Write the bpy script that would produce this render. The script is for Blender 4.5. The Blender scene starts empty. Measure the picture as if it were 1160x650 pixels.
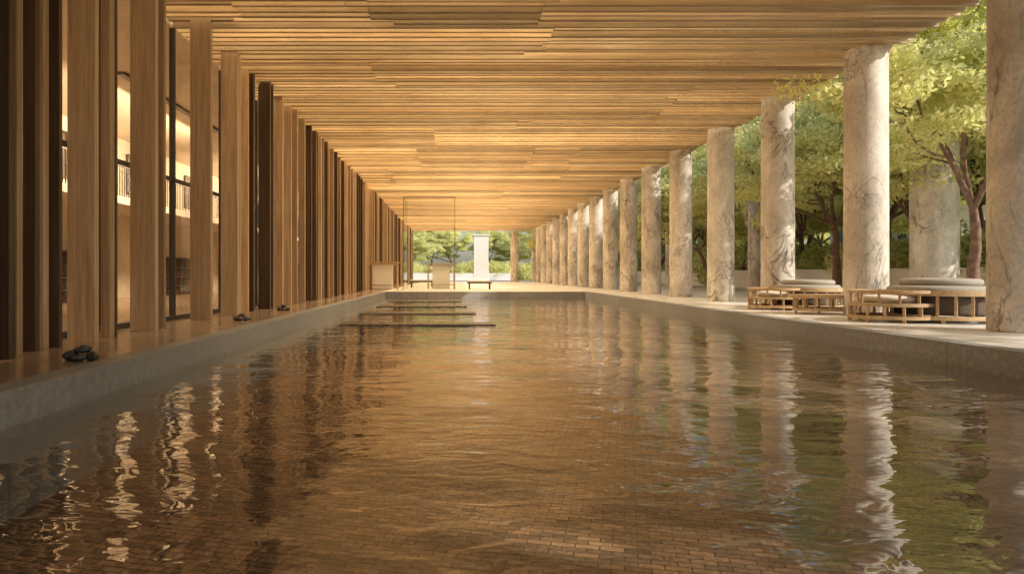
import bpy, math, random
import numpy as np
from mathutils import Vector, Matrix
S=bpy.context.scene
C=S.collection
S.view_settings.view_transform='Standard'
try: S.view_settings.look='None'
except: pass
S.view_settings.exposure=0
random.seed(7)

# ------------------------------------------------------------------ materials
def newmat(name):
    m=bpy.data.materials.new(name); m.use_nodes=True
    nt=m.node_tree; nt.nodes.clear()
    out=nt.nodes.new('ShaderNodeOutputMaterial')
    return m,nt,out
def N(nt,t,ins=None,**kw):
    n=nt.nodes.new('ShaderNode'+t)
    for k,v in kw.items(): setattr(n,k,v)
    if ins:
        for k,v in ins.items():
            if isinstance(v,bpy.types.NodeSocket): nt.links.new(v,n.inputs[k])
            else: n.inputs[k].default_value=v
    return n
def ramp(nt,fac,stops):
    r=N(nt,'ValToRGB',{'Fac':fac}); e=r.color_ramp.elements
    while len(e)<len(stops): e.new(0.5)
    for i,(p,c) in enumerate(stops):
        e[i].position=p; e[i].color=(*c,1) if len(c)==3 else c
    return r.outputs['Color']
def mixc(nt,fac,a,b,mode='MIX'):
    n=N(nt,'MixRGB',blend_type=mode)
    for k,v in (('Fac',fac),('Color1',a),('Color2',b)):
        if isinstance(v,bpy.types.NodeSocket): nt.links.new(v,n.inputs[k])
        elif k=='Fac': n.inputs[k].default_value=v
        else: n.inputs[k].default_value=(*v,1)
    return n.outputs['Color']
def coords(nt,scale=(1,1,1),rot=(0,0,0)):
    g=N(nt,'NewGeometry')
    mp=N(nt,'Mapping',{'Vector':g.outputs['Position'],'Scale':scale,'Rotation':rot})
    return mp.outputs['Vector']
def ocoords(nt,scale=(1,1,1),rot=(0,0,0)):
    g=N(nt,'TexCoord')
    mp=N(nt,'Mapping',{'Vector':g.outputs['Object'],'Scale':scale,'Rotation':rot})
    return mp.outputs['Vector']
def noise(nt,vec,scale,detail=4,rough=.5,dist=0):
    return N(nt,'TexNoise',{'Vector':vec,'Scale':scale,'Detail':detail,'Roughness':rough,'Distortion':dist}).outputs['Fac']
def principled(nt,out,col,rough,bump=None,bstr=.3,bdist=.01,spec=.5,metal=0):
    p=N(nt,'BsdfPrincipled',{'Base Color':col if isinstance(col,bpy.types.NodeSocket) else (*col,1),'Roughness':rough,'Specular IOR Level':spec,'Metallic':metal})
    if bump is not None:
        b=N(nt,'Bump',{'Height':bump,'Strength':bstr,'Distance':bdist})
        nt.links.new(b.outputs['Normal'],p.inputs['Normal'])
    nt.links.new(p.outputs[0],out.inputs[0])
    return p
def ior_socket(nt,ior):
    # same reflectance seen from either side of the single surface sheet
    bf=N(nt,'NewGeometry').outputs['Backfacing']
    return N(nt,'MapRange',{0:bf,1:0.0,2:1.0,3:ior,4:1.0/ior}).outputs[0]

def wood(name,cols,axis='x',rough=.45,var=.6,grain=1):
    m,nt,out=newmat(name)
    st={'x':(.25,6,6),'y':(6,.25,6),'z':(6,6,.25)}[axis]
    st=tuple(a*grain for a in st)
    g=N(nt,'NewGeometry')
    rnd=g.outputs['Random Per Island']
    off=N(nt,'VectorMath',{0:g.outputs['Position']},operation='ADD')
    cx=N(nt,'CombineXYZ',{0:N(nt,'Math',{0:rnd,1:37.0},operation='MULTIPLY').outputs[0],1:N(nt,'Math',{0:rnd,1:91.0},operation='MULTIPLY').outputs[0],2:rnd})
    nt.links.new(cx.outputs[0],off.inputs[1])
    v=N(nt,'Mapping',{'Vector':off.outputs[0],'Scale':st}).outputs[0]
    n1=noise(nt,v,1.5,4,.6,1.0)
    n2=noise(nt,v,7,2,.6)
    c=ramp(nt,n1,[(.3,cols[0]),(.5,cols[1]),(.7,cols[2])])
    c=mixc(nt,ramp(nt,n2,[(.4,(0,0,0)),(.75,(.4,.4,.4))]),c,tuple(x*.45 for x in cols[0]))
    k=ramp(nt,rnd,[(0,(1-var,1-var,1-var)),(1,(1,1,1))])
    c=mixc(nt,1.0,c,k,'MULTIPLY')
    principled(nt,out,c,rough)
    return m
M_ceil=wood('ceiling_oak',[(.58,.40,.205),(.73,.53,.30),(.84,.655,.405)],'x',.42,.6)
M_fin=wood('fin_oak',[(.43,.28,.155),(.60,.415,.245),(.72,.535,.335)],'z',.36,.6)
M_fin2=wood('fin_walnut',[(.05,.03,.017),(.09,.053,.03),(.13,.08,.045)],'z',.35,.5)
M_bed=wood('teak',[(.48,.31,.16),(.62,.42,.23),(.72,.53,.32)],'x',.45,.25)

def marble():
    m,nt,out=newmat('veined_marble')
    oi=N(nt,'ObjectInfo').outputs['Random']
    g=N(nt,'TexCoord').outputs['Object']
    ov=N(nt,'CombineXYZ',{0:N(nt,'Math',{0:oi,1:50.0},operation='MULTIPLY').outputs[0],2:N(nt,'Math',{0:oi,1:83.0},operation='MULTIPLY').outputs[0]})
    v=N(nt,'VectorMath',{0:g,1:ov.outputs[0]},operation='ADD').outputs[0]
    v=N(nt,'Mapping',{'Vector':v,'Rotation':(.5,.7,.2),'Scale':(1,1,.55)}).outputs[0]
    base=ramp(nt,noise(nt,v,1.0,6,.66,.5),[(.3,(.38,.33,.27)),(.5,(.62,.56,.475)),(.68,(.85,.79,.70))])
    def vein(sc,w,d):
        n=noise(nt,v,sc,6,.62,d)
        a=N(nt,'Math',{0:n,1:.5},operation='SUBTRACT').outputs[0]
        a=N(nt,'Math',{0:a},operation='ABSOLUTE').outputs[0]
        return ramp(nt,a,[(0,(1,1,1)),(w*.35,(.55,.55,.55)),(w,(0,0,0))])
    patch=ramp(nt,noise(nt,v,.8,2,.5),[(.42,(.12,.12,.12)),(.6,(1,1,1))])
    c=mixc(nt,mixc(nt,1,vein(.8,.023,1.2),mixc(nt,1,patch,(.95,.95,.95),'MULTIPLY'),'MULTIPLY'),base,(.07,.045,.03))
    c=mixc(nt,mixc(nt,1,mixc(nt,1,vein(1.9,.023,.9),patch,'MULTIPLY'),(.65,.65,.65),'MULTIPLY'),c,(.17,.12,.08))
    fine=noise(nt,v,26,3,.75)
    c=mixc(nt,ramp(nt,fine,[(.47,(0,0,0)),(.73,(.5,.5,.5))]),c,(.26,.205,.155))
    principled(nt,out,c,.5)
    return m
M_marble=marble()

def stone(name,a,b,rough=.5,tile=None,scale=3,spec=.5,grout=.45,stain=.35):
    m,nt,out=newmat(name)
    v=coords(nt)
    n=noise(nt,v,scale,5,.62); n2=noise(nt,v,.35,2,.5)
    c=ramp(nt,n,[(.3,a),(.7,b)])
    c=mixc(nt,ramp(nt,n2,[(.35,(.0,.0,.0)),(.7,(stain,)*3)]),c,tuple(x*.6 for x in a))
    if tile:
        br=N(nt,'TexBrick',{'Vector':v,'Color1':(1,1,1,1),'Color2':(.86,.86,.86,1),'Mortar':(grout,grout,grout,1),'Scale':1.0,'Mortar Size':.006,'Brick Width':tile[0],'Row Height':tile[1]})
        br.offset=.0 if len(tile)<3 else tile[2]
        c=mixc(nt,1,c,br.outputs['Color'],'MULTIPLY')
    rr=ramp(nt,n,[(.3,(rough*.7,)*3),(.7,(min(1,rough*1.2),)*3)])
    p=principled(nt,out,c,rough,None,spec=spec)
    nt.links.new(rr,p.inputs['Roughness'])
    return m
M_deckR=stone('terrace_limestone',(.74,.70,.63),(.87,.83,.76),.34,(1.8,1.2),2,stain=.12)
M_deckL=stone('walkway_polished_stone',(.30,.21,.145),(.42,.315,.22),.2,(1.5,1.05),1.2,.6)
M_cope=stone('granite_coping',(.20,.205,.205),(.38,.385,.38),.45,(1.5,5),14)
M_dark=stone('dark_slate',(.05,.045,.04),(.10,.09,.08),.3,None,4)
M_white=stone('pale_render',(.78,.75,.70),(.86,.84,.80),.7,None,2,stain=.1)
M_plaza=stone('plaza_stone',(.64,.61,.55),(.76,.73,.66),.7,(1.2,1.2,.5),1,stain=.15)
M_rock=stone('black_pebble',(.025,.024,.023),(.06,.056,.052),.35,None,10)
M_plaster=stone('warm_plaster',(.62,.54,.43),(.72,.63,.51),.8,None,1)

def brickfloor():
    m,nt,out=newmat('pool_brick')
    v=coords(nt,(1,1,1),(0,0,math.radians(14)))
    br=N(nt,'TexBrick',{'Vector':v,'Color1':(.50,.32,.21,1),'Color2':(.075,.062,.064,1),'Mortar':(.04,.033,.03,1),'Scale':1.0,'Mortar Size':.006,'Mortar Smooth':.2,'Bias':-.2,'Brick Width':.16,'Row Height':.07})
    n=noise(nt,v,.6,4,.6)
    c=mixc(nt,ramp(nt,n,[(.38,(0,0,0)),(.62,(.65,.65,.65))]),br.outputs['Color'],(.075,.062,.06))
    n3=noise(nt,v,20,2,.7)
    c=mixc(nt,1,c,ramp(nt,n3,[(.3,(.5,.5,.5)),(.7,(1.4,1.35,1.25))]),'MULTIPLY')
    principled(nt,out,c,.7)
    return m
M_brick=brickfloor()

def water():
    m,nt,out=newmat('pool_water')
    v=coords(nt)
    v2=coords(nt,(.75,1.25,1))
    big=noise(nt,v2,1.1,1,.4,.3)
    mid=noise(nt,v2,4.2,2,.5,.5)
    mask=ramp(nt,noise(nt,v,.3,1,.5),[(.38,(.28,.28,.28)),(.66,(1,1,1))])
    md=N(nt,'Math',{0:mid,1:mask},operation='MULTIPLY')
    a=N(nt,'Math',{0:big,1:.040},operation='MULTIPLY'); b=N(nt,'Math',{0:md.outputs[0],1:.021,2:a.outputs[0]},operation='MULTIPLY_ADD')
    b3=N(nt,'Bump',{'Height':b.outputs[0],'Strength':1,'Distance':1.0})
    fr=N(nt,'Fresnel',{'IOR':ior_socket(nt,1.7),'Normal':b3.outputs[0]})
    gl=N(nt,'BsdfGlossy',{'Color':(1,1,1,1),'Roughness':.0,'Normal':b3.outputs[0]})
    tr=N(nt,'BsdfTransparent',{'Color':(.88,.87,.82,1)})
    mx=N(nt,'MixShader',{0:fr.outputs[0],1:tr.outputs[0],2:gl.outputs[0]})
    nt.links.new(mx.outputs[0],out.inputs[0])
    return m
M_water=water()

def glass(name,tint=(.93,.95,.94)):
    m,nt,out=newmat(name)
    fr=N(nt,'Fresnel',{'IOR':ior_socket(nt,1.45)})
    gl=N(nt,'BsdfGlossy',{'Roughness':.0})
    tr=N(nt,'BsdfTransparent',{'Color':(*tint,1)})
    mx=N(nt,'MixShader',{0:fr.outputs[0],1:tr.outputs[0],2:gl.outputs[0]})
    nt.links.new(mx.outputs[0],out.inputs[0])
    return m
M_glass=glass('clear_glass')
M_tglass=glass('bronze_glass',(.80,.75,.67))

def added_glow():
    m,nt,out=newmat('added_ceiling_glow')  # added emitter, not a known fixture: supplies the golden ceiling glow
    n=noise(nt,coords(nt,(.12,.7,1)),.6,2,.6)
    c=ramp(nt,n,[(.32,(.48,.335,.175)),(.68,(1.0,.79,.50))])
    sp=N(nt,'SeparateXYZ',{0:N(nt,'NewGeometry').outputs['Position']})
    mr=N(nt,'MapRange',{0:sp.outputs[1],1:12.0,2:32.0,3:3.7,4:11.5})  # added glow set stronger toward the far end
    l0=N(nt,'MapRange',{0:sp.outputs[1],1:8.5,2:13.0,3:.12,4:1.0})  # glow cut over the near pool so its floor stays dark
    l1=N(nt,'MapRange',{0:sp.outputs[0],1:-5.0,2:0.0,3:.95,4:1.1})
    l2=N(nt,'MapRange',{0:sp.outputs[0],1:2.0,2:9.0,3:1.0,4:.35})  # glow weakened toward the columns to deepen their shade
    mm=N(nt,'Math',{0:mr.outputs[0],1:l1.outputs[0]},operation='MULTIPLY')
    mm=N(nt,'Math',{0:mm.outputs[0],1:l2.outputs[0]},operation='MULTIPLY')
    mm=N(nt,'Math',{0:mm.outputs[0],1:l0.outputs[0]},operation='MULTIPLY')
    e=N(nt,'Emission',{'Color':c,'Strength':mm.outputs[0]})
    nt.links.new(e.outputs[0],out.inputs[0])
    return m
M_glow=added_glow()

def leafmat(name,a,b,tr=.45):
    m,nt,out=newmat(name)
    g=N(nt,'NewGeometry')
    c=ramp(nt,g.outputs['Random Per Island'],[(0,a),(1,b)])
    d=N(nt,'BsdfDiffuse',{'Color':c})
    t=N(nt,'BsdfTranslucent',{'Color':mixc(nt,1,c,(1.1,1.1,.8),'MULTIPLY')})
    mx=N(nt,'MixShader',{0:tr,1:d.outputs[0],2:t.outputs[0]})
    nt.links.new(mx.outputs[0],out.inputs[0])
    return m
M_leaf=leafmat('leaf_lime',(.64,.65,.29),(.93,.90,.52),.45)
M_leaf2=leafmat('leaf_green',(.46,.52,.24),(.68,.71,.36),.4)
def simple(name,col,rough=.6,sc=8,var=.35,bump=None):
    m,nt,out=newmat(name)
    n=noise(nt,ocoords(nt),sc,3,.6)
    c=ramp(nt,n,[(.3,tuple(x*(1-var) for x in col)),(.7,tuple(min(1,x*(1+var*.5)) for x in col))])
    principled(nt,out,c,rough)
    return m
M_bark=simple('bark',(.22,.13,.09),.85,7,.5)
M_fabric=simple('linen_fabric',(.36,.325,.275),.95,60,.2)
M_fabric2=simple('cream_fabric',(.65,.60,.51),.95,60,.15)
M_fabric3=simple('brown_fabric',(.12,.09,.065),.95,60,.2)
M_metal=simple('dark_bronze',(.05,.045,.04),.4,20,.2)
M_book=simple('dark_cabinet',(.09,.06,.04),.5,5,.3)
def grass():
    m,nt,out=newmat('lawn')
    v=coords(nt)
    c=ramp(nt,noise(nt,v,.4,6,.7),[(.3,(.16,.19,.07)),(.6,(.26,.27,.12)),(.75,(.34,.32,.18))])
    principled(nt,out,c,.9)
    return m
M_grass=grass()

# ------------------------------------------------------------------ mesh helpers
class MB:
    def __init__(s): s.v=[];s.f=[]
    def box(s,x0,x1,y0,y1,z0,z1):
        b=len(s.v)
        s.v+=[(x0,y0,z0),(x1,y0,z0),(x1,y1,z0),(x0,y1,z0),(x0,y0,z1),(x1,y0,z1),(x1,y1,z1),(x0,y1,z1)]
        s.f+=[tuple(b+i for i in q) for q in ((0,3,2,1),(4,5,6,7),(0,1,5,4),(1,2,6,5),(2,3,7,6),(3,0,4,7))]
    def tube(s,pts,rads,n=8,cap=True):
        b=len(s.v)
        prev=None
        for i,p in enumerate(pts):
            p=Vector(p)
            d=(Vector(pts[min(i+1,len(pts)-1)])-Vector(pts[max(i-1,0)])).normalized()
            u=d.cross(Vector((0,0,1)) if abs(d.z)<.9 else Vector((1,0,0))).normalized()
            if prev is not None:
                u=(prev-d*prev.dot(d)).normalized()
            prev=u; w=d.cross(u)
            for k in range(n):
                a=2*math.pi*k/n
                s.v.append(tuple(p+(u*math.cos(a)+w*math.sin(a))*rads[i]))
        for i in range(len(pts)-1):
            for k in range(n):
                s.f.append((b+i*n+k,b+i*n+(k+1)%n,b+(i+1)*n+(k+1)%n,b+(i+1)*n+k))
        if cap:
            s.f.append(tuple(b+k for k in range(n))[::-1]); s.f.append(tuple(b+(len(pts)-1)*n+k for k in range(n)))
    def lathe(s,prof,n=48,cx=0,cy=0,sx=1,sy=1,a0=0,a1=2*math.pi):
        b=len(s.v); full=abs(a1-a0-2*math.pi)<1e-4; m=n if full else n+1
        for r,z in prof:
            for k in range(m):
                a=a0+(a1-a0)*k/n
                s.v.append((cx+r*sx*math.cos(a),cy+r*sy*math.sin(a),z))
        for i in range(len(prof)-1):
            for k in range(n):
                k2=(k+1)%m
                s.f.append((b+i*m+k,b+i*m+k2,b+(i+1)*m+k2,b+(i+1)*m+k))
    def obj(s,name,mat,parent=None,loc=(0,0,0),smooth=False,bevel=0):
        me=bpy.data.meshes.new(name); me.from_pydata(s.v,[],s.f); me.update()
        me.materials.append(mat)
        if smooth: me.polygons.foreach_set('use_smooth',[True]*len(me.polygons))
        o=bpy.data.objects.new(name,me); C.objects.link(o); o.location=loc
        if parent: o.parent=parent
        if bevel:
            md=o.modifiers.new('bevel','BEVEL'); md.width=bevel; md.segments=2; md.limit_method='ANGLE'
        return o
def empty(name,loc=(0,0,0),rot=0,sc=1):
    e=bpy.data.objects.new(name,None); C.objects.link(e); e.location=loc; e.rotation_euler=(0,0,rot); e.scale=(sc,sc,sc); e.empty_display_size=.3
    return e

Y0,Y1=-10.,86.
XL,XR=-3.82,7.22
YP=37.8
ZC=6.34
ZW=-.32
# ------------------------------------------------------------------ ground, decks, pool
g=MB()
R=600; xa,xb,ya,yb=-14.,11.4,-12.,90.
for (a,b,c,d) in ((-R,xa,-R,R),(xb,R,-R,R),(xa,xb,-R,ya),(xa,xb,yb,R)):
    i=len(g.v); g.v+=[(a,c,-.1),(b,c,-.1),(b,d,-.1),(a,d,-.1)]; g.f.append((i,i+1,i+2,i+3))
g.obj('ground',M_grass)
p=MB(); p.box(11.41,21.0,-12,110,-.25,-.05); p.box(-14,11.4,90.01,110,-.25,-.05); p.obj('plaza_paving',M_plaza)
d=MB(); d.box(XR+.3,11.4,-12,90,-.95,0); d.box(XL-.3,XR+.29,YP+.3,90,-.95,-.002); d.obj('stone_terrace',M_deckR)
d=MB(); d.box(-6.2,XL-.3,-12,90,-.95,0); d.obj('pool_walkway',M_deckL)
cp=MB(); cp.box(XL-.298,XL,-12,YP+.3,-.95,.004); cp.box(XR,XR+.298,-12,YP+.3,-.95,.004); cp.box(XL+.002,XR-.002,YP,YP+.298,-.95,.005)
cp.obj('pool_coping',M_cope,bevel=.008)
f=MB(); f.box(XL+.001,XR-.001,-12,YP-.001,-1.1,-.80); f.obj('pool_floor',M_brick)
l=MB(); l.box(XL+.002,XL+.55,-12,YP-.01,-.799,-.42); l.obj('pool_ledge',M_cope)
w=MB(); w.v=[(XL,-12,ZW),(XR,-12,ZW),(XR,YP,ZW),(XL,YP,ZW)]; w.f=[(0,1,2,3)]; w.obj('pool_water',M_water)
for (x0,x1,y0,y1) in ((-2.95,1.05,17.4,18.3),(-3.1,.7,22.2,23.4),(-3.1,.5,27,28.3),(-3.1,.3,32,33.4)):
    s=MB(); s.box(x0,x1,y0,y1,-.335,-.29); s.box(x0+.5,x1-.5,y0+.3,y1-.3,-.799,-.336); s.obj('stepping_slab',M_dark,bevel=.01)

# ------------------------------------------------------------------ ceiling
rc=random.Random(3)
cl=empty('slatted_wood_ceiling')
sl=MB()
y=Y0; cnt=0
while y<Y1:
    if cnt<=0:
        cnt=rc.randint(6,20); bx=[rc.uniform(-5,9.0) for _ in range(rc.choice([0,1,1,2,3]))]; bx.sort()
        offs=[(rc.uniform(-.03,.03),rc.uniform(0,.05)) for _ in range(5)]
    cnt-=1
    xs=[-6.15]
    for b in bx:
        q_=b+rc.choice([0,0,0,rc.uniform(-.5,.5)])
        if q_-xs[-1]>1.0: xs.append(q_)
    xs.append(10.55+rc.uniform(-.25,.2))
    for i in range(len(xs)-1):
        a,b=xs[i]+.002,xs[i+1]-.002
        oy,oz=offs[i]
        th=.10+rc.uniform(-.02,.025)
        oz+=rc.choice([0,0,.015,.04])+rc.uniform(-.01,.01)
        sl.box(a,b,y+oy,y+oy+th,ZC+oz,ZC+.20+oz)
    y+=.30
sl.obj('slats',M_ceil,cl)
jo=MB()
for x in np.arange(-5.5,10.4,2.1): jo.box(x,x+.06,Y0,Y1,ZC+.37,ZC+.43)
jo.obj('joists',M_ceil,cl)
rf=MB(); rf.v=[(-6.2,Y0,ZC+.50),(10.2,Y0,ZC+.50),(10.2,Y1,ZC+.50),(-6.2,Y1,ZC+.50)]; rf.f=[(0,1,2,3)]
rf.obj('added_glow_panel',M_glow,cl)  # added glowing sheet hidden above the slats to brighten ceiling and hall
rf=MB(); rf.box(-6.2,10.7,Y0,Y1,ZC+.56,ZC+.8); rf.obj('roof_slab',M_white,cl)
fa=MB(); fa.box(10.702,10.82,Y0,Y1,ZC+.30,ZC+.82); fa.box(-6.2,10.7,Y1+.002,Y1+.12,ZC+.25,ZC+.82); fa.obj('fascia',M_fin,cl)

# ------------------------------------------------------------------ marble columns
def column(x,y,r,z1,mat=M_marble,name='marble_column',z0=0.001):
    m=MB(); H=z1-z0
    prof=[(0,0),(r*.985,0),(r,.03)]
    k=24
    for i in range(1,k): prof.append((r*(1-.02*i/k),H*i/k))
    prof+=[(r*.98,H-.01),(0,H)]
    m.lathe(prof,56)
    o=m.obj(name,mat,None,(x,y,z0),smooth=True)
    o.rotation_euler=(0,0,random.uniform(0,6))
    return o
XC=9.82
y=11.85-4.45*5
while y<84:
    if y>-9: column(XC,y,.475,ZC-.02)
    y+=4.45
column(7.2,82.,.5,ZC-.02)
for (x,y,r) in ((17.7,25.2,.78),(18.0,40.8,.45),(18.2,57,.6)):
    column(x,y,r,5.85,M_marble,'outer_pillar',-.05)
m=MB(); m.box(-1.0,1.0,-.4,.4,0,6.2); m.box(-1.2,1.2,-.55,.55,0,.3); m.box(-1.2,1.2,-.55,.55,6.2,6.4); m.obj('white_gate_pillar',M_white,None,(3.6,93,-.05),bevel=.03)

# ------------------------------------------------------------------ left facade
fac=empty('wood_fin_facade')
rf_=random.Random(11)
fo=MB(); fw=MB()
XO=-5.22
def fin(mb,y,dep,th,xo=XO,z0=.0): mb.box(xo-dep,xo,y,y+th,z0,ZC+.2)
near=[(8.35,.26,.12,0),(8.75,.16,.1,1),(9.05,.18,.13,0),(9.25,.25,.08,1),(9.9,.40,.12,0),(10.62,.14,.16,0),(10.85,.16,.06,1),(11.9,.44,.13,0),(12.1,.16,.08,1),(12.6,.18,.1,0),(14.6,.44,.14,0),(14.95,.14,.12,0),(15.2,.2,.08,1),(16.4,.40,.13,0),(16.75,.14,.12,0)]
for (y,dp,th,t) in near: fin((fo,fw)[t],y,dp,th,XO-(0 if dp>.38 else rf_.uniform(.04,.25)))
y=17.9
while y<Y1:
    dp=rf_.choice([.42,.3,.22,.16,.2]); th=rf_.uniform(.08,.16)
    fin(fo if rf_.random()<.68 else fw,y,dp,th,XO-(0 if dp>.29 else rf_.uniform(0,.22)))
    y+=rf_.choice([.3,.45,.6,.8,1.1])
y=8.0
while y>Y0:
    dp=rf_.choice([.42,.2,.16]); fin(fo if rf_.random()<.6 else fw,y,dp,.12); y-=rf_.choice([.35,.5,.7])
fo.obj('oak_fins',M_fin,fac,bevel=.006); fw.obj('walnut_fins',M_fin2,fac,bevel=.006)
gl=MB(); gl.v=[(-6.13,Y0,.1),(-6.13,Y1,.1),(-6.13,Y1,ZC-.02),(-6.13,Y0,ZC-.02)]; gl.f=[(0,1,2,3)]; gl.obj('glazing',M_tglass,fac)
fr=MB()
for yy in np.arange(Y0,Y1,3.1): fr.box(-6.19,-6.07,yy,yy+.06,.1,ZC-.02)
fr.box(-6.2,-6.06,Y0,Y1,.004,.099); fr.box(-6.17,-6.09,Y0,Y1,3.0,3.08); fr.obj('mullions',M_metal,fac)
# interior rooms
rm=empty('interior_hall')
i=MB(); i.box(-13.5,-6.201,Y0,Y1,-.2,-.004); i.obj('floor',M_deckL,rm)
i=MB(); i.box(-13.8,-13.5,Y0,Y1,0,6.8); i.box(-13.5,-6.2,Y1,Y1+.2,0,6.8); i.box(-13.5,-6.2,Y0-.2,Y0,0,6.8)
i.box(-13.5,-6.201,Y0,Y1,ZC+.1,ZC+.5)
i.obj('walls',M_plaster,rm)
i=MB(); i.box(-13.498,-11.2,Y0,Y1,3.35,3.6); i.obj('mezzanine',M_plaster,rm)
i=MB()
for yy in np.arange(Y0,Y1,.16): i.box(-11.28,-11.25,yy,yy+.02,3.6,4.6)
i.box(-11.3,-11.23,Y0,Y1,4.6,4.66); i.obj('balustrade',M_metal,rm)
for k,yy in enumerate(np.arange(12,80,9.0)):
    b=empty('bookcase',(-13.2,yy,0))
    q=MB(); W=5.
    q.box(-.28,-.25,0,W,0,1.76)
    for z in (0,.42,.84,1.26,1.72): q.box(-.249,.2,0,W,z,z+.03)
    for j in range(0,9): 
        yj=j*W/8; q.box(-.248,.201,yj-.015,yj+.015,.0,1.77)
    q.obj('shelves',M_book,b)
    bk=MB(); rb=random.Random(k)
    for z in (.03,.45,.87,1.29):
        yj=.05
        while yj<W-.1:
            t=rb.uniform(.03,.07)
            if rb.random()<.75: bk.box(-.2,.05+rb.uniform(0,.08),yj,yj+t,z+.001,z+rb.uniform(.22,.34))
            yj+=t+.004
    bk.obj('books',M_fin2,b)
for yy in np.arange(16,80,6.0):
    q=MB(); q.box(-13.49,-13.44,yy,yy+2.4,4.3,5.9)
    h=q.obj('interior_window',M_book)
    q2=MB()
    for a in (0,.8,1.6,2.34): q2.box(-13.438,-13.40,yy+a,yy+a+.06,4.3,5.9)
    for z in (4.3,4.8,5.3,5.84): q2.box(-13.399,-13.38,yy,yy+2.4,z,z+.06)
    q2.obj('lattice',M_fin2,h)
for yy in np.arange(9,84,14.0):
    b=empty('wall_washer_lamp',(-9.0,yy,ZC+.02))
    q=MB(); q.box(-.1,.1,-4.6,4.6,0,.08); q.obj('housing',M_metal,b)
    L=bpy.data.lights.new('lamp','AREA'); L.shape='RECTANGLE'; L.size=.8; L.size_y=9; L.energy=1350; L.color=(1,.77,.52)
    o=bpy.data.objects.new('lamp',L); C.objects.link(o); o.parent=b; o.location=(-.3,0,-.5); o.rotation_euler=(0,math.radians(50),0)

# ------------------------------------------------------------------ pebbles
def rocks(x,y,s,seed):
    r=random.Random(seed); e=empty('pebble_stack',(x,y,0))
    for (dx,dy,dz,sc) in ((-.17,0,.07,1),(.12,.03,.06,.9),(.0,-.12,.05,.75),(-.02,.02,.17,.8)):
        m=MB(); a=r.random()*9
        n=20;k=12
        prof=[]
        for i_ in range(k+1):
            t=math.pi*i_/k
            prof.append((.15*math.sin(t),-.075*math.cos(t)))
        m.lathe(prof,n)
        m.v=[(vx*(1+.18*math.sin(3*vy*12+a)),vy*(.8+.15*math.cos(vx*15+a)),vz*(1+.2*math.sin(vx*12+a))) for vx,vy,vz in m.v]
        o=m.obj('pebble',M_rock,e,(dx*s,dy*s,dz*s),smooth=True); o.scale=(sc*s,)*3; o.rotation_euler=(r.uniform(-.15,.15),r.uniform(-.2,.2),a)
rocks(-4.3,7.9,.75,1); rocks(-4.55,14.6,.7,2); rocks(-4.65,18.6,.7,3)

# ------------------------------------------------------------------ daybeds
def cushion(mb,r,z0,h,n=56,sx=1,sy=1,cx=0,cy=0):
    prof=[(0,z0)]
    e=h*.5
    for i_ in range(0,13):
        t=-math.pi/2+math.pi*i_/12
        prof.append((r-e+e*math.cos(t),z0+e+e*math.sin(t)))
    prof+= [(r*.6,z0+h+.012),(r*.3,z0+h+.02),(0,z0+h+.022)]
    mb.lathe(prof,n,cx,cy,sx,sy)
def ring(mb,r0,r1,z0,z1,cx=0,n=64,a0=0,a1=2*math.pi):
    b=len(mb.v)
    mb.lathe([(r0,z0),(r1,z0),(r1,z1),(r0,z1),(r0,z0)],n,cx,0,1,1,a0,a1)
    if a1-a0<6.2:
        m=n+1
        for e_ in (0,n): mb.f.append((b+e_,b+m+e_,b+2*m+e_,b+3*m+e_))
def posts(f,r,z0,z1,n,cx=0,a0=0,a1=2*math.pi,w=.035):
    for k in range(n):
        a=a0+(a1-a0)*k/n
        f.tube([(cx+r*math.cos(a),r*math.sin(a),z0),(cx+r*math.cos(a),r*math.sin(a),z1)],[w]*2,4)
def daybed(x,y,rot,s=1):
    e=empty('round_daybed',(x,y,0),rot,s)
    f=MB(); r=1.0
    ring(f,r-.07,r+.01,.07,.15); ring(f,r-.09,r+.03,.55,.66)
    posts(f,r-.03,.151,.549,20,0); posts(f,r-.03,.0,.069,6,0,w=.05)
    cx=-.98; r2=.80; a0=math.radians(58); a1=math.radians(302)
    ring(f,r2-.07,r2+.01,.07,.14,cx,48,a0,a1); ring(f,0.0,r2,.33,.40,cx,48,a0,a1)
    posts(f,r2-.03,.141,.329,10,cx,a0,a1); posts(f,r2-.03,0,.069,5,cx,a0,a1,.045)
    ring(f,r2-.10,r2+.02,.60,.66,cx,48,a0,a1); posts(f,r2-.04,.401,.599,9,cx,a0,a1,.03)
    f.obj('frame',M_bed,e,bevel=.008)
    c=MB(); c.lathe([(0,.16),(.84,.16),(.86,.2),(.86,.5),(.84,.54),(0,.54)],56); c.obj('base',M_fabric3,e,smooth=False)
    c=MB(); cushion(c,.93,.56,.19); c.obj('seat_cushion',M_fabric,e,smooth=True)
    c=MB(); cushion(c,.74,.745,.15,56,1,1,.08,.05); c.obj('top_cushion',M_fabric,e,smooth=True)
    c=MB(); cushion(c,.55,.401,.14,40,1,1,cx-.05,0); c.obj('side_cushion',M_fabric2,e,smooth=True)
def lowtable(x,y,rot,rx,ry):
    e=empty('low_wood_table',(x,y,0),rot); f=MB()
    f.lathe([(0,.40),(.98,.40),(1,.42),(1,.46),(.98,.48),(0,.48)],56,0,0,rx,ry)
    f.lathe([(.82,.08),(.9,.08),(.9,.15),(.82,.15),(.82,.08)],56,0,0,rx,ry)
    for k in range(16):
        a=2*math.pi*k/16; px,py=.86*rx*math.cos(a),.86*ry*math.sin(a)
        f.tube([(px,py,0 if k%4==0 else .151),(px,py,.399)],[.035]*2,4)
    f.obj('frame',M_bed,e,bevel=.006)
daybed(10.2,14.4,0,1.0)
daybed(9.95,19.3,.1,.92)
lowtable(9.45,17.1,0,1.05,.7)

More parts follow.
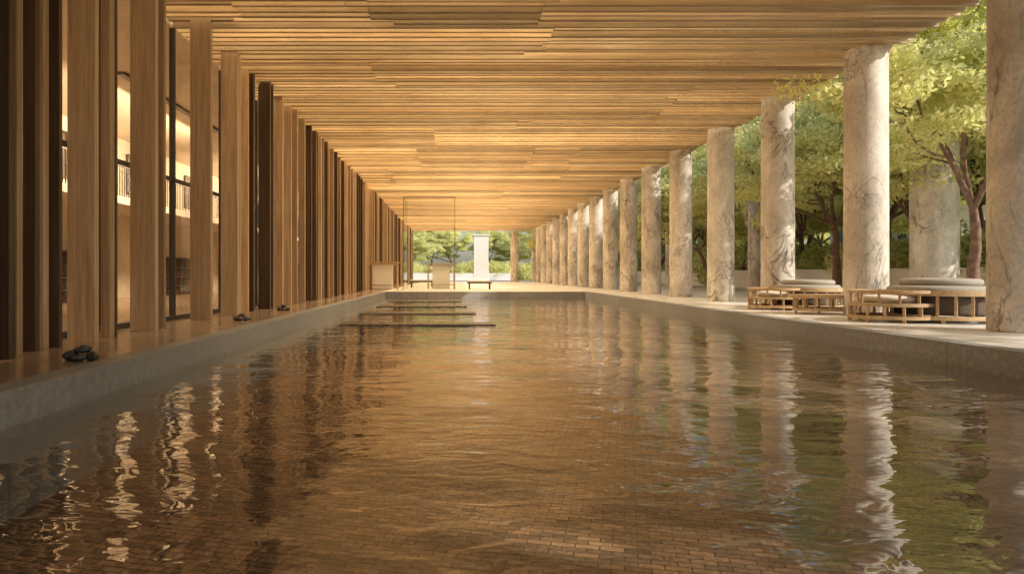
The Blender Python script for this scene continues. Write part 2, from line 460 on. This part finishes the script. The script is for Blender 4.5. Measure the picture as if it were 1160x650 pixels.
# ------------------------------------------------------------------ far end furniture + glass box
gb=empty('glass_enclosure',(-3.1,41.5,0.0))
q=MB(); W,D,H=3.1,3.2,5.6
def quad(mb,pts): b=len(mb.v); mb.v+=pts; mb.f.append((b,b+1,b+2,b+3))
quad(q,[(0,0,.05),(W,0,.05),(W,0,H),(0,0,H)]); quad(q,[(0,.02,.05),(0,D,.05),(0,D,H),(0,.02,H)]); quad(q,[(W,.02,.05),(W,D,.05),(W,D,H),(W,.02,H)])
q.obj('panes',M_glass,gb)
q=MB()
for (a,b) in ((-.03,-.03),(W,-.03),(-.03,D),(W,D)): q.box(a,a+.03,b,b+.03,.0,H+.03)
q.box(-.03,W+.03,-.03,0,H+.031,H+.06); q.box(-.03,0,0.001,D,H+.031,H+.06); q.box(W,W+.03,0.001,D,H+.031,H+.06)
q.obj('frame',M_metal,gb)
def counter(x,y,w,h):
    e=empty('wooden_counter',(x,y,0.0))
    q=MB(); q.box(-w/2-.06,w/2+.06,-.4,.4,h-.07,h)
    for a in (-w/2,w/2-.08):
        for b in (-.38,.30): q.box(a,a+.08,b,b+.08,0,h-.071)
    q.box(-w/2+.081,w/2-.081,-.37,-.31,.25,.31); q.box(-w/2+.081,w/2-.081,-.37,-.31,h-.2,h-.13)
    q.obj('frame',M_bed,e,bevel=.006)
    q=MB(); q.box(-w*.32,w*.32,-.2,.25,.01,h-.16); q.obj('panel',M_white,e,bevel=.02)
counter(-4.6,43.5,2.0,1.75); counter(-.9,45.5,1.8,1.7)
def bench(x,y,w,nm='low_bench'):
    e=empty(nm,(x,y,0)); q=MB(); q.box(-w/2,w/2,-.3,.3,.38,.46)
    for a in (-w/2+.1,w/2-.2): q.box(a,a+.1,-.28,.28,0,.379)
    q.obj('frame',M_fin2,e,bevel=.01)
    q=MB(); q.box(-w/2+.05,w/2-.05,-.27,.27,.461,.56); q.obj('cushion',M_fabric2,e,bevel=.04)
bench(1.6,44,1.6); bench(-2.4,50,1.8)

# ------------------------------------------------------------------ garden wall and building
gw=MB(); gw.box(21.1,21.5,-20,108,-.1,1.15); gw.box(21.05,21.55,-20,108,1.151,1.25); gw.obj('garden_wall',M_white,bevel=.01)
gw=MB(); gw.box(-14,9,108,108.4,-.1,1.1); gw.obj('garden_wall',M_white,bevel=.01)
bd=empty('distant_building',(52,66,0))
q=MB(); q.box(-8,14,0,14,-.1,7.2); q.box(-8.4,14.4,-.4,14.4,7.201,7.6); q.obj('walls',M_white,bd)
q=MB()
for zz in (1.2,4.4):
    for xx in np.arange(-7,13,2.6): q.box(xx,xx+1.3,-.03,.05,zz,zz+1.8); q.box(-8.03,-7.95,xx+7.5,xx+8.8,zz,zz+1.8) if xx<5 else None
q.obj('windows',M_metal,bd)

# ------------------------------------------------------------------ trees
def tree_meshes(seed,H,leafmat,nleaf,ls,trunk_r=.17,first=2.6,cr=1.,keepf=1.):
    r=random.Random(seed); rs=np.random.RandomState(seed)
    mb=MB(); clumps=[]
    def grow(p,d,L,rad,lev):
        pts=[p]; rads=[rad]; n=5
        q=p.copy(); dd=d.copy()
        for i_ in range(n):
            dd=(dd+Vector((r.uniform(-.22,.22),r.uniform(-.22,.22),r.uniform(-.08,.16 if lev else .05)))).normalized()
            q=q+dd*(L/n); pts.append(q.copy()); rads.append(rad*(1-.42*(i_+1)/n))
        mb.tube(pts,rads,9 if lev<2 else 5,cap=False)
        if lev>=1: clumps.append((pts[-1],lev)); 
        if lev>=2: clumps.append((pts[3],lev)); 
        if lev<4:
            k={0:5,1:3,2:3,3:2}[lev]
            base=r.uniform(0,6.28)
            for j in range(k):
                a=base+2*math.pi*j/k+r.uniform(-.4,.4)
                tilt={0:r.uniform(.45,1.0),1:r.uniform(.4,.9),2:r.uniform(.4,1.1),3:r.uniform(.4,1.2)}[lev]
                if lev==0 and j==0: tilt=.15
                up=dd
                sx=up.orthogonal().normalized(); sy=up.cross(sx)
                nd=(up*math.cos(tilt)+(sx*math.cos(a)+sy*math.sin(a))*math.sin(tilt)).normalized()
                if nd.z<-.15: nd.z=-.1; nd.normalize()
                st=pts[-1] if (lev==0 or j<k-1) else pts[3]
                grow(st.copy(),nd,L*{0:.95,1:.72,2:.7,3:.65}[lev]*r.uniform(.8,1.2),rads[-1]*.78,lev+1)
    grow(Vector((0,0,0)),Vector((r.uniform(-.12,.12),r.uniform(-.12,.12),1)).normalized(),first,trunk_r,0)
    me=bpy.data.meshes.new('trunk'); me.from_pydata(mb.v,[],mb.f); me.materials.append(M_bark)
    me.polygons.foreach_set('use_smooth',[True]*len(me.polygons)); me.update()
    cc=np.array([list(c[0]) for c in clumps]); lv=np.array([c[1] for c in clumps])
    ok=cc[:,2]>first*.85; cc=cc[ok]; lv=lv[ok]
    if keepf<1:
        cc=cc[rs.rand(len(cc))<keepf]
    cen=cc.mean(0)
    idx=rs.randint(0,len(cc),nleaf)
    R=(.28+.30*rs.rand(len(cc)))*H/9.*cr
    u=rs.normal(size=(nleaf,3)); u/=np.linalg.norm(u,axis=1)[:,None]
    rad=rs.rand(nleaf)**.4
    pos=cc[idx]+u*(rad*R[idx])[:,None]*np.array([1.35,1.35,.6])
    outw=pos-cen; outw/=np.linalg.norm(outw,axis=1)[:,None]
    nrm=rs.normal(size=(nleaf,3))*.55+outw*.7+u*.6+np.array([0,0,.45]); nrm/=np.linalg.norm(nrm,axis=1)[:,None]
    t=rs.normal(size=(nleaf,3)); t-=nrm*(t*nrm).sum(1)[:,None]; t/=np.linalg.norm(t,axis=1)[:,None]
    b=np.cross(nrm,t); s=(ls*(.6+.8*rs.rand(nleaf)))[:,None]
    V=np.stack([pos-t*s,pos+b*s*.45-nrm*s*.1,pos+t*s,pos-b*s*.45-nrm*s*.1],1).reshape(-1,3)
    ml=bpy.data.meshes.new('foliage')
    ml.vertices.add(nleaf*4); ml.vertices.foreach_set('co',V.astype(np.float32).ravel())
    ml.loops.add(nleaf*4); ml.loops.foreach_set('vertex_index',np.arange(nleaf*4,dtype=np.int32))
    ml.polygons.add(nleaf); ml.polygons.foreach_set('loop_start',np.arange(0,nleaf*4,4,dtype=np.int32))
    ml.update(calc_edges=True); ml.validate(); ml.materials.append(leafmat)
    return me,ml
T=[tree_meshes(1,9,M_leaf,38000,.08),tree_meshes(2,9,M_leaf,38000,.08,.2,3.0),tree_meshes(5,9,M_leaf,34000,.085,.16,2.3),tree_meshes(9,9,M_leaf2,36000,.085,.2,2.6),
   tree_meshes(12,9,M_leaf,16000,.08,.12,3.0,.9,.45)]  # last variant thinned to leave gaps that dapple sunlight on the pool
def tree(x,y,v,sc=1,rot=None,parent=None,name='leafy_tree'):
    e=empty(name,(x,y,-.06),random.uniform(0,6) if rot is None else rot,sc)
    if parent: e.parent=parent
    for me,nm in zip(T[v],('trunk','foliage')):
        o=bpy.data.objects.new(nm,me); C.objects.link(o); o.parent=e
for (x,y,v,s) in [(16.4,21.6,0,1.2),(18.4,33,1,1.15),(22.5,27,2,1.4),(23.3,37,0,1.5),(28,31,1,1.9),(24,47,2,1.6),(17.5,46,2,1.2),(29,56,0,1.9),(22.5,57,1,1.5),(20.5,30,0,1.2),(26,41,2,1.8),
    (19.5,67,3,1.4),(28,76,2,1.9),(34,44,3,2.2),(22.5,-6.5,4,1.7),(16.5,64,0,1.1),(14.5,80,1,1.0),(22,90,0,1.6),(40,30,3,2.2),(36,60,1,2.3),(33,37,0,2.1),(22,52,0,1.5),(25,67,0,1.7),(28,25.5,1,1.7),(40,42,0,2.3),(31,66,2,2.1)]:  # the thinned tree is added unseen behind the camera to dapple the pool
    tree(x,y,v,s)
row=empty('distant_tree_row')
rt=random.Random(4)
for k in range(22):
    tree(-40+k*5.2+rt.uniform(-1,1),126+rt.uniform(-6,10),rt.choice([0,1,2,2,0]),rt.uniform(1.0,1.5),None,row,'tree')
for k in range(16):
    tree(50+rt.uniform(-4,6)+k*.4,18+k*6.5,rt.choice([0,3,1,2]),rt.uniform(2.3,3.0),None,row,'tree')
for (x,y,v,s) in ((-7,103,0,.9),(12,99,1,1.0)): tree(x,y,v,s)
def shrub_mesh(seed):
    rs=np.random.RandomState(seed); n=9000
    cc=rs.uniform(-1,1,(14,3))*np.array([1.0,1.0,.35])+np.array([0,0,.75])
    idx=rs.randint(0,14,n); u=rs.normal(size=(n,3)); u/=np.linalg.norm(u,axis=1)[:,None]
    pos=cc[idx]+u*(.55*rs.rand(n)**.4)[:,None]
    pos[:,2]=np.abs(pos[:,2])+.02
    nrm=rs.normal(size=(n,3))*.6+u+np.array([0,0,.4]); nrm/=np.linalg.norm(nrm,axis=1)[:,None]
    t=np.cross(nrm,rs.normal(size=(n,3))); t/=np.linalg.norm(t,axis=1)[:,None]; b=np.cross(nrm,t); s=.06
    V=np.stack([pos-t*s,pos+b*s*.5,pos+t*s,pos-b*s*.5],1).reshape(-1,3)
    ml=bpy.data.meshes.new('shrub'); ml.from_pydata(V.tolist(),[],[tuple(range(i,i+4)) for i in range(0,4*n,4)]); ml.materials.append(M_leaf2 if seed%2 else M_leaf)
    return ml
SH=[shrub_mesh(1),shrub_mesh(2)]
for k in range(34):
    o=bpy.data.objects.new('garden_shrub',SH[k%2]); C.objects.link(o); o.location=(23.5+rt.uniform(-.6,1.5),4+k*3+rt.uniform(-1,1),-.08); o.scale=(rt.uniform(1.4,2.6),)*3; o.rotation_euler=(0,0,rt.uniform(0,6))
for k in range(16):
    o=bpy.data.objects.new('garden_shrub',SH[1]); C.objects.link(o); o.location=(-15+k*2.2,111+rt.uniform(-.8,.8),-.08); o.scale=(rt.uniform(1.4,2.4),)*3; o.rotation_euler=(0,0,rt.uniform(0,6))

# ------------------------------------------------------------------ light
el=math.radians(30); az=math.radians(120)
sd=Vector((math.cos(el)*math.sin(az),math.cos(el)*math.cos(az),math.sin(el)))
L=bpy.data.lights.new('sun','SUN'); L.energy=5; L.angle=math.radians(.5); L.color=(1,.93,.81)
o=bpy.data.objects.new('sun',L); C.objects.link(o); o.rotation_euler=sd.to_track_quat('Z','Y').to_euler(); o.location=(40,20,40)
W=bpy.data.worlds.new('World'); S.world=W; W.use_nodes=True; nt=W.node_tree; nt.nodes.clear()
sk=nt.nodes.new('ShaderNodeTexSky'); sk.sky_type='NISHITA'; sk.sun_disc=False; sk.sun_elevation=el; sk.sun_rotation=az; sk.dust_density=2.0; sk.air_density=1.0; sk.ozone_density=.5
bg=nt.nodes.new('ShaderNodeBackground'); bg.inputs[1].default_value=.15
wo=nt.nodes.new('ShaderNodeOutputWorld'); nt.links.new(sk.outputs[0],bg.inputs[0]); nt.links.new(bg.outputs[0],wo.inputs[0])

cam=bpy.data.cameras.new('camera'); co=bpy.data.objects.new('camera',cam); C.objects.link(co)
co.location=(0,0,1.0); co.rotation_euler=(math.radians(90),0,0)
cam.sensor_width=36; cam.lens=24; cam.shift_x=65/1160; cam.shift_y=-15/1160; cam.clip_end=2000; cam.clip_start=.05
S.camera=co
